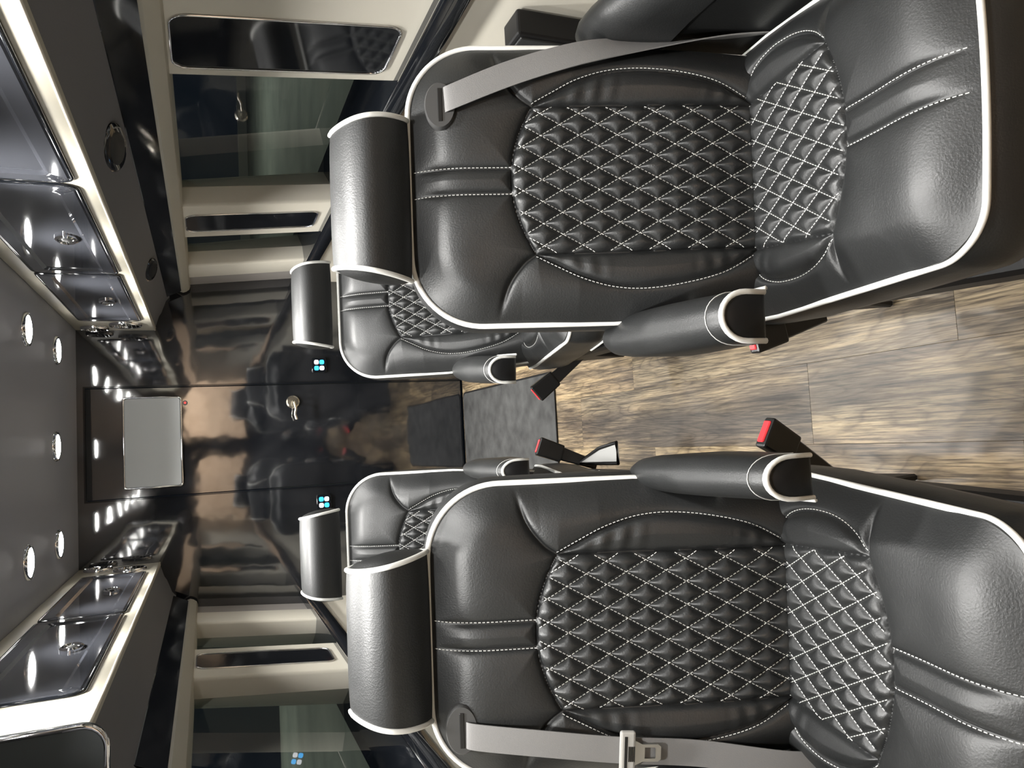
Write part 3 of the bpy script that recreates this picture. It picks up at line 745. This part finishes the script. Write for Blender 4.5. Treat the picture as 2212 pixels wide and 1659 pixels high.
def ribbon(pts, wdirs, width, th=.0022):
    P = catmull(pts, 8); Wd = catmull(wdirs, 8); V, Fc = [], []
    for i, (p, w_) in enumerate(zip(P, Wd)):
        w_ = nrm(w_) ; t = nrm(P[min(i + 1, len(P) - 1)] - P[max(i - 1, 0)]); n_ = nrm(np.cross(w_, t)) * th / 2
        for a, b_ in ((-1, -1), (-.33, -1), (.33, -1), (1, -1), (1, 1), (.33, 1), (-.33, 1), (-1, 1)): V.append(p + w_ * a * width / 2 + n_ * b_)
    for i in range(len(P) - 1):
        for k in range(8):
            l = (k + 1) % 8; Fc.append((i * 8 + k, i * 8 + l, (i + 1) * 8 + l, (i + 1) * 8 + k))
    Fc += [tuple(range(8))[::-1], tuple((len(P) - 1) * 8 + k for k in range(8))]
    return autosmooth(fix_normals(mesh(V, Fc)), 50)

def chair(x0, yb, zb, recl, tilt, label, inner, arm, outer_arm, buckle, yaw0=0.0, hr_dx=0.0, hr_dz=0.0, rear=False):
    """inner: -1 when the aisle lies towards -x of this chair"""
    c = empty('captain_chair', (x0, yb, 0), R(yaw0)); tag(c, label, 'seat', 'captain chairs')
    # backrest
    b_ = link('backrest', BM[0], leather, c, True); b_.location = (0, 0, zb); b_.rotation_euler = (-R(recl), 0, 0)
    link('quilted_panel', BM[1], leather, b_, True); link('bolster_panel', BM[2], leather, b_, True); link('bolster_panel', BM[3], leather, b_, True)
    link('piping', BM['pipe'], piping_m, b_, True); link('stitching', BS, stitch_m, b_)['kind'] = 'stuff'
    # cushion
    q = link('seat_cushion', CM[0], leather, c, True); q.location = (0, 0.0, zb); q.rotation_euler = (-R(tilt), 0, 0)
    link('quilted_panel', CM[1], leather, q, True); link('bolster_panel', CM[2], leather, q, True); link('bolster_panel', CM[3], leather, q, True)
    link('piping', CM['pipe'], piping_m, q, True); link('stitching', CS, stitch_m, q)['kind'] = 'stuff'
    if rear: link('lower_welt', CLOW, piping_m, q, True)
    # headrest
    h = link('headrest', HM[0], leather, c); 
    Mb = Matrix.Translation((0, 0, zb)) @ Matrix.Rotation(-R(recl), 4, 'X')
    h.matrix_local = Mb @ Matrix.Translation((hr_dx, .0, .640 + hr_dz))
    for m_ in HM[1]: link('piping', m_, piping_m, h, True)
    for m_ in HM[2]: link('end_cap', m_, leather, h)
    # armrests
    for which in ('inner', 'outer'):
        if which == 'outer' and not outer_arm: continue
        (sx, yf, zf, yaw, pit) = arm if which == 'inner' else outer_arm
        o = link('armrest', AM[0], leather, c); o.location = (sx, yf, zf); o.rotation_euler = (R(pit), 0, R(yaw))
        o.scale = ((.8, 1, 1) if (which == 'inner' and inner > 0) else (1, 1, 1)); link('piping', AM[1], piping_m, o, True); link('front_pad', AM[2], soft_black, o); link('stitching', AM[3], stitch_m, o)
        link('lower_welt', AM[4 if sx > 0 else 5] if False else AM[5 if inner < 0 else 4], piping_m, o, True)
    k = link('armrest_panel', boxm(-.018, .018, .03, .36, -.26, .02, .012, 2), leather, c); k.location = (outer_arm[0], outer_arm[1], outer_arm[2])
    # pedestal
    link('pedestal', PED[0], soft_black, c).location = (0, 0, 0)
    link('seat_frame', PED[1], soft_black, c).location = (0, 0, zb - .42)
    for sg in (-1, 1):
        k = link('side_skirt', SKIRT[0], soft_black, c); k.location = (sg * .205, 0, 0)
    # buckle
    bx_, by_, bz_, brx, bry, brz = buckle
    k = link('buckle', BK, plastic_black, c); k.location = (bx_, by_, bz_); k.rotation_euler = (R(brx), R(bry), R(brz))
    link('release_button', BKR, red_m, k); link('stalk', BKS[0], plastic_black, k)
    return c, b_
def belt_guide(parent_back, s, t, rot=0):
    h = float(back.h(np.array([s]), np.array([t]))[0])
    g = link('belt_guide', GM[0], plastic_grey, parent_back); g.location = (s, -h, t); g.rotation_euler = (0, R(rot), 0)
    link('slot', GM[1], plastic_black, g); return h
YB, ZB = 1.107, .42
cr_, br_ = chair(.392, YB, ZB, 17.5, 8.0, 'front right quilted black leather captain chair with belt slanting across its backrest', -1,
                 (-.274, -.215, .592, 0, 0), (.285, -.25, .60, 0, 8), (-.262, .070, .315, 3, -14, 0), -3.0, -.027)
cl_, bl_ = chair(-.390, YB, ZB, 17.5, 8.0, 'front left quilted black leather captain chair with belt tongue hanging on its belt', 1,
                 (.275, -.255, .592, 3.0, 0), (-.285, -.25, .60, 0, 0), (.280, .085, .325, 5, 28, 0), -3.0)
crr, brr = chair(.425, 2.25, .395, 29, 11.0, 'rear right quilted black leather captain chair behind the front right one', -1,
                 (-.282, -.235, .545, -6, 0), (.285, -.25, .545, 0, 0), (-.285, .04, .30, -20, -40, 0), 0, 0, .022, True)
clr, blr = chair(-.398, 2.25, .395, 29, 11.0, 'rear left quilted black leather captain chair behind the front left one', 1,
                 (.255, -.27, .535, 0, 0), (-.285, -.25, .545, 0, 0), (.285, .02, .30, -15, 22, 0), 0, 0, .022, True)
# shoulder belts of the front chairs
hR = belt_guide(br_, .128, .583)
m_ = ribbon([(.137, -hR - .006, .577), (.140, -hR - .020, .560), (.182, -.062, .452), (.219, -.058, .325), (.243, -.040, .200), (.262, -.025, .06), (.272, -.02, -.06)],
            [(1, 0, 0), (1, 0, .12), (1, 0, .28), (1, .2, .3), (.7, .7, .2), (.3, 1, 0), (.3, 1, 0)], .043)
link('seat_belt', m_, web_m, br_)
hL = belt_guide(bl_, -.148, .592)
m_ = ribbon([(-.155, -hL - .006, .587), (-.157, -hL - .020, .570), (-.170, -.066, .46), (-.188, -.068, .333), (-.205, -.062, .2), (-.232, -.066, .05), (-.24, -.06, -.04)],
            [(1, 0, 0), (1, 0, -.05), (1, 0, -.06), (1, 0, -.06), (1, .05, -.1), (1, .1, -.1), (1, .1, -.1)], .043)
link('seat_belt', m_, web_m, bl_)
# tongue on the left belt
tg = link('belt_tongue', hexa([(-.036, -.005, -.012), (.036, -.005, -.012), (.036, .005, -.012), (-.036, .005, -.012), (-.036, -.005, .014), (.036, -.005, .014), (.036, .005, .014), (-.036, .005, .014)], .004, 2), pewter, bl_)
tg.location = (-.190, -.075, .322); tg.rotation_euler = (0, R(4), 0)
link('tongue_slot', boxm(-.028, .028, -.0058, -.0045, .002, .007, .0005, 1), plastic_black, tg)
for i in range(4): link('grip_rib', boxm(-.012, .012, -.0068, -.005, -.010 + i * .003, -.0085 + i * .003), plastic_black, tg)
pr = [(-.020, -.012), (.020, -.012), (.014, -.024), (.014, -.050), (.010, -.055), (-.010, -.055), (-.014, -.050), (-.014, -.024)]
hole = [(-.009, -.028), (.009, -.028), (.009, -.029), (.009, -.045), (.007, -.046), (-.007, -.046), (-.009, -.045), (-.009, -.029)]
m_ = mesh([(a, -.0012, z) for a, z in pr] + [(a, -.0012, z) for a, z in hole] + [(a, .0012, z) for a, z in pr] + [(a, .0012, z) for a, z in hole],
          [(k, (k + 1) % 8, 8 + (k + 1) % 8, 8 + k) for k in range(8)] + [(16 + k, 24 + k, 24 + (k + 1) % 8, 16 + (k + 1) % 8) for k in range(8)] +
          [(k, 16 + k, 16 + (k + 1) % 8, (k + 1) % 8) for k in range(8)] + [(8 + k, 8 + (k + 1) % 8, 24 + (k + 1) % 8, 24 + k) for k in range(8)])
link('steel_tab', fix_normals(m_), steel_m, tg)
# pocket flap on the aisle side of the front left chair
fl_ = [(.316, -.25, .25), (.254, -.245, .245), (.250, .03, .245), (.300, -.14, .25)]
fp = link('pocket_flap', loft([[(a, b_, z) for a, b_, z in fl_], [(a, b_, z - .006) for a, b_, z in fl_]]), flap_m, clr)
link('flap_binding', tube(fl_, .006, 6, closed=True), soft_black, fp, True)
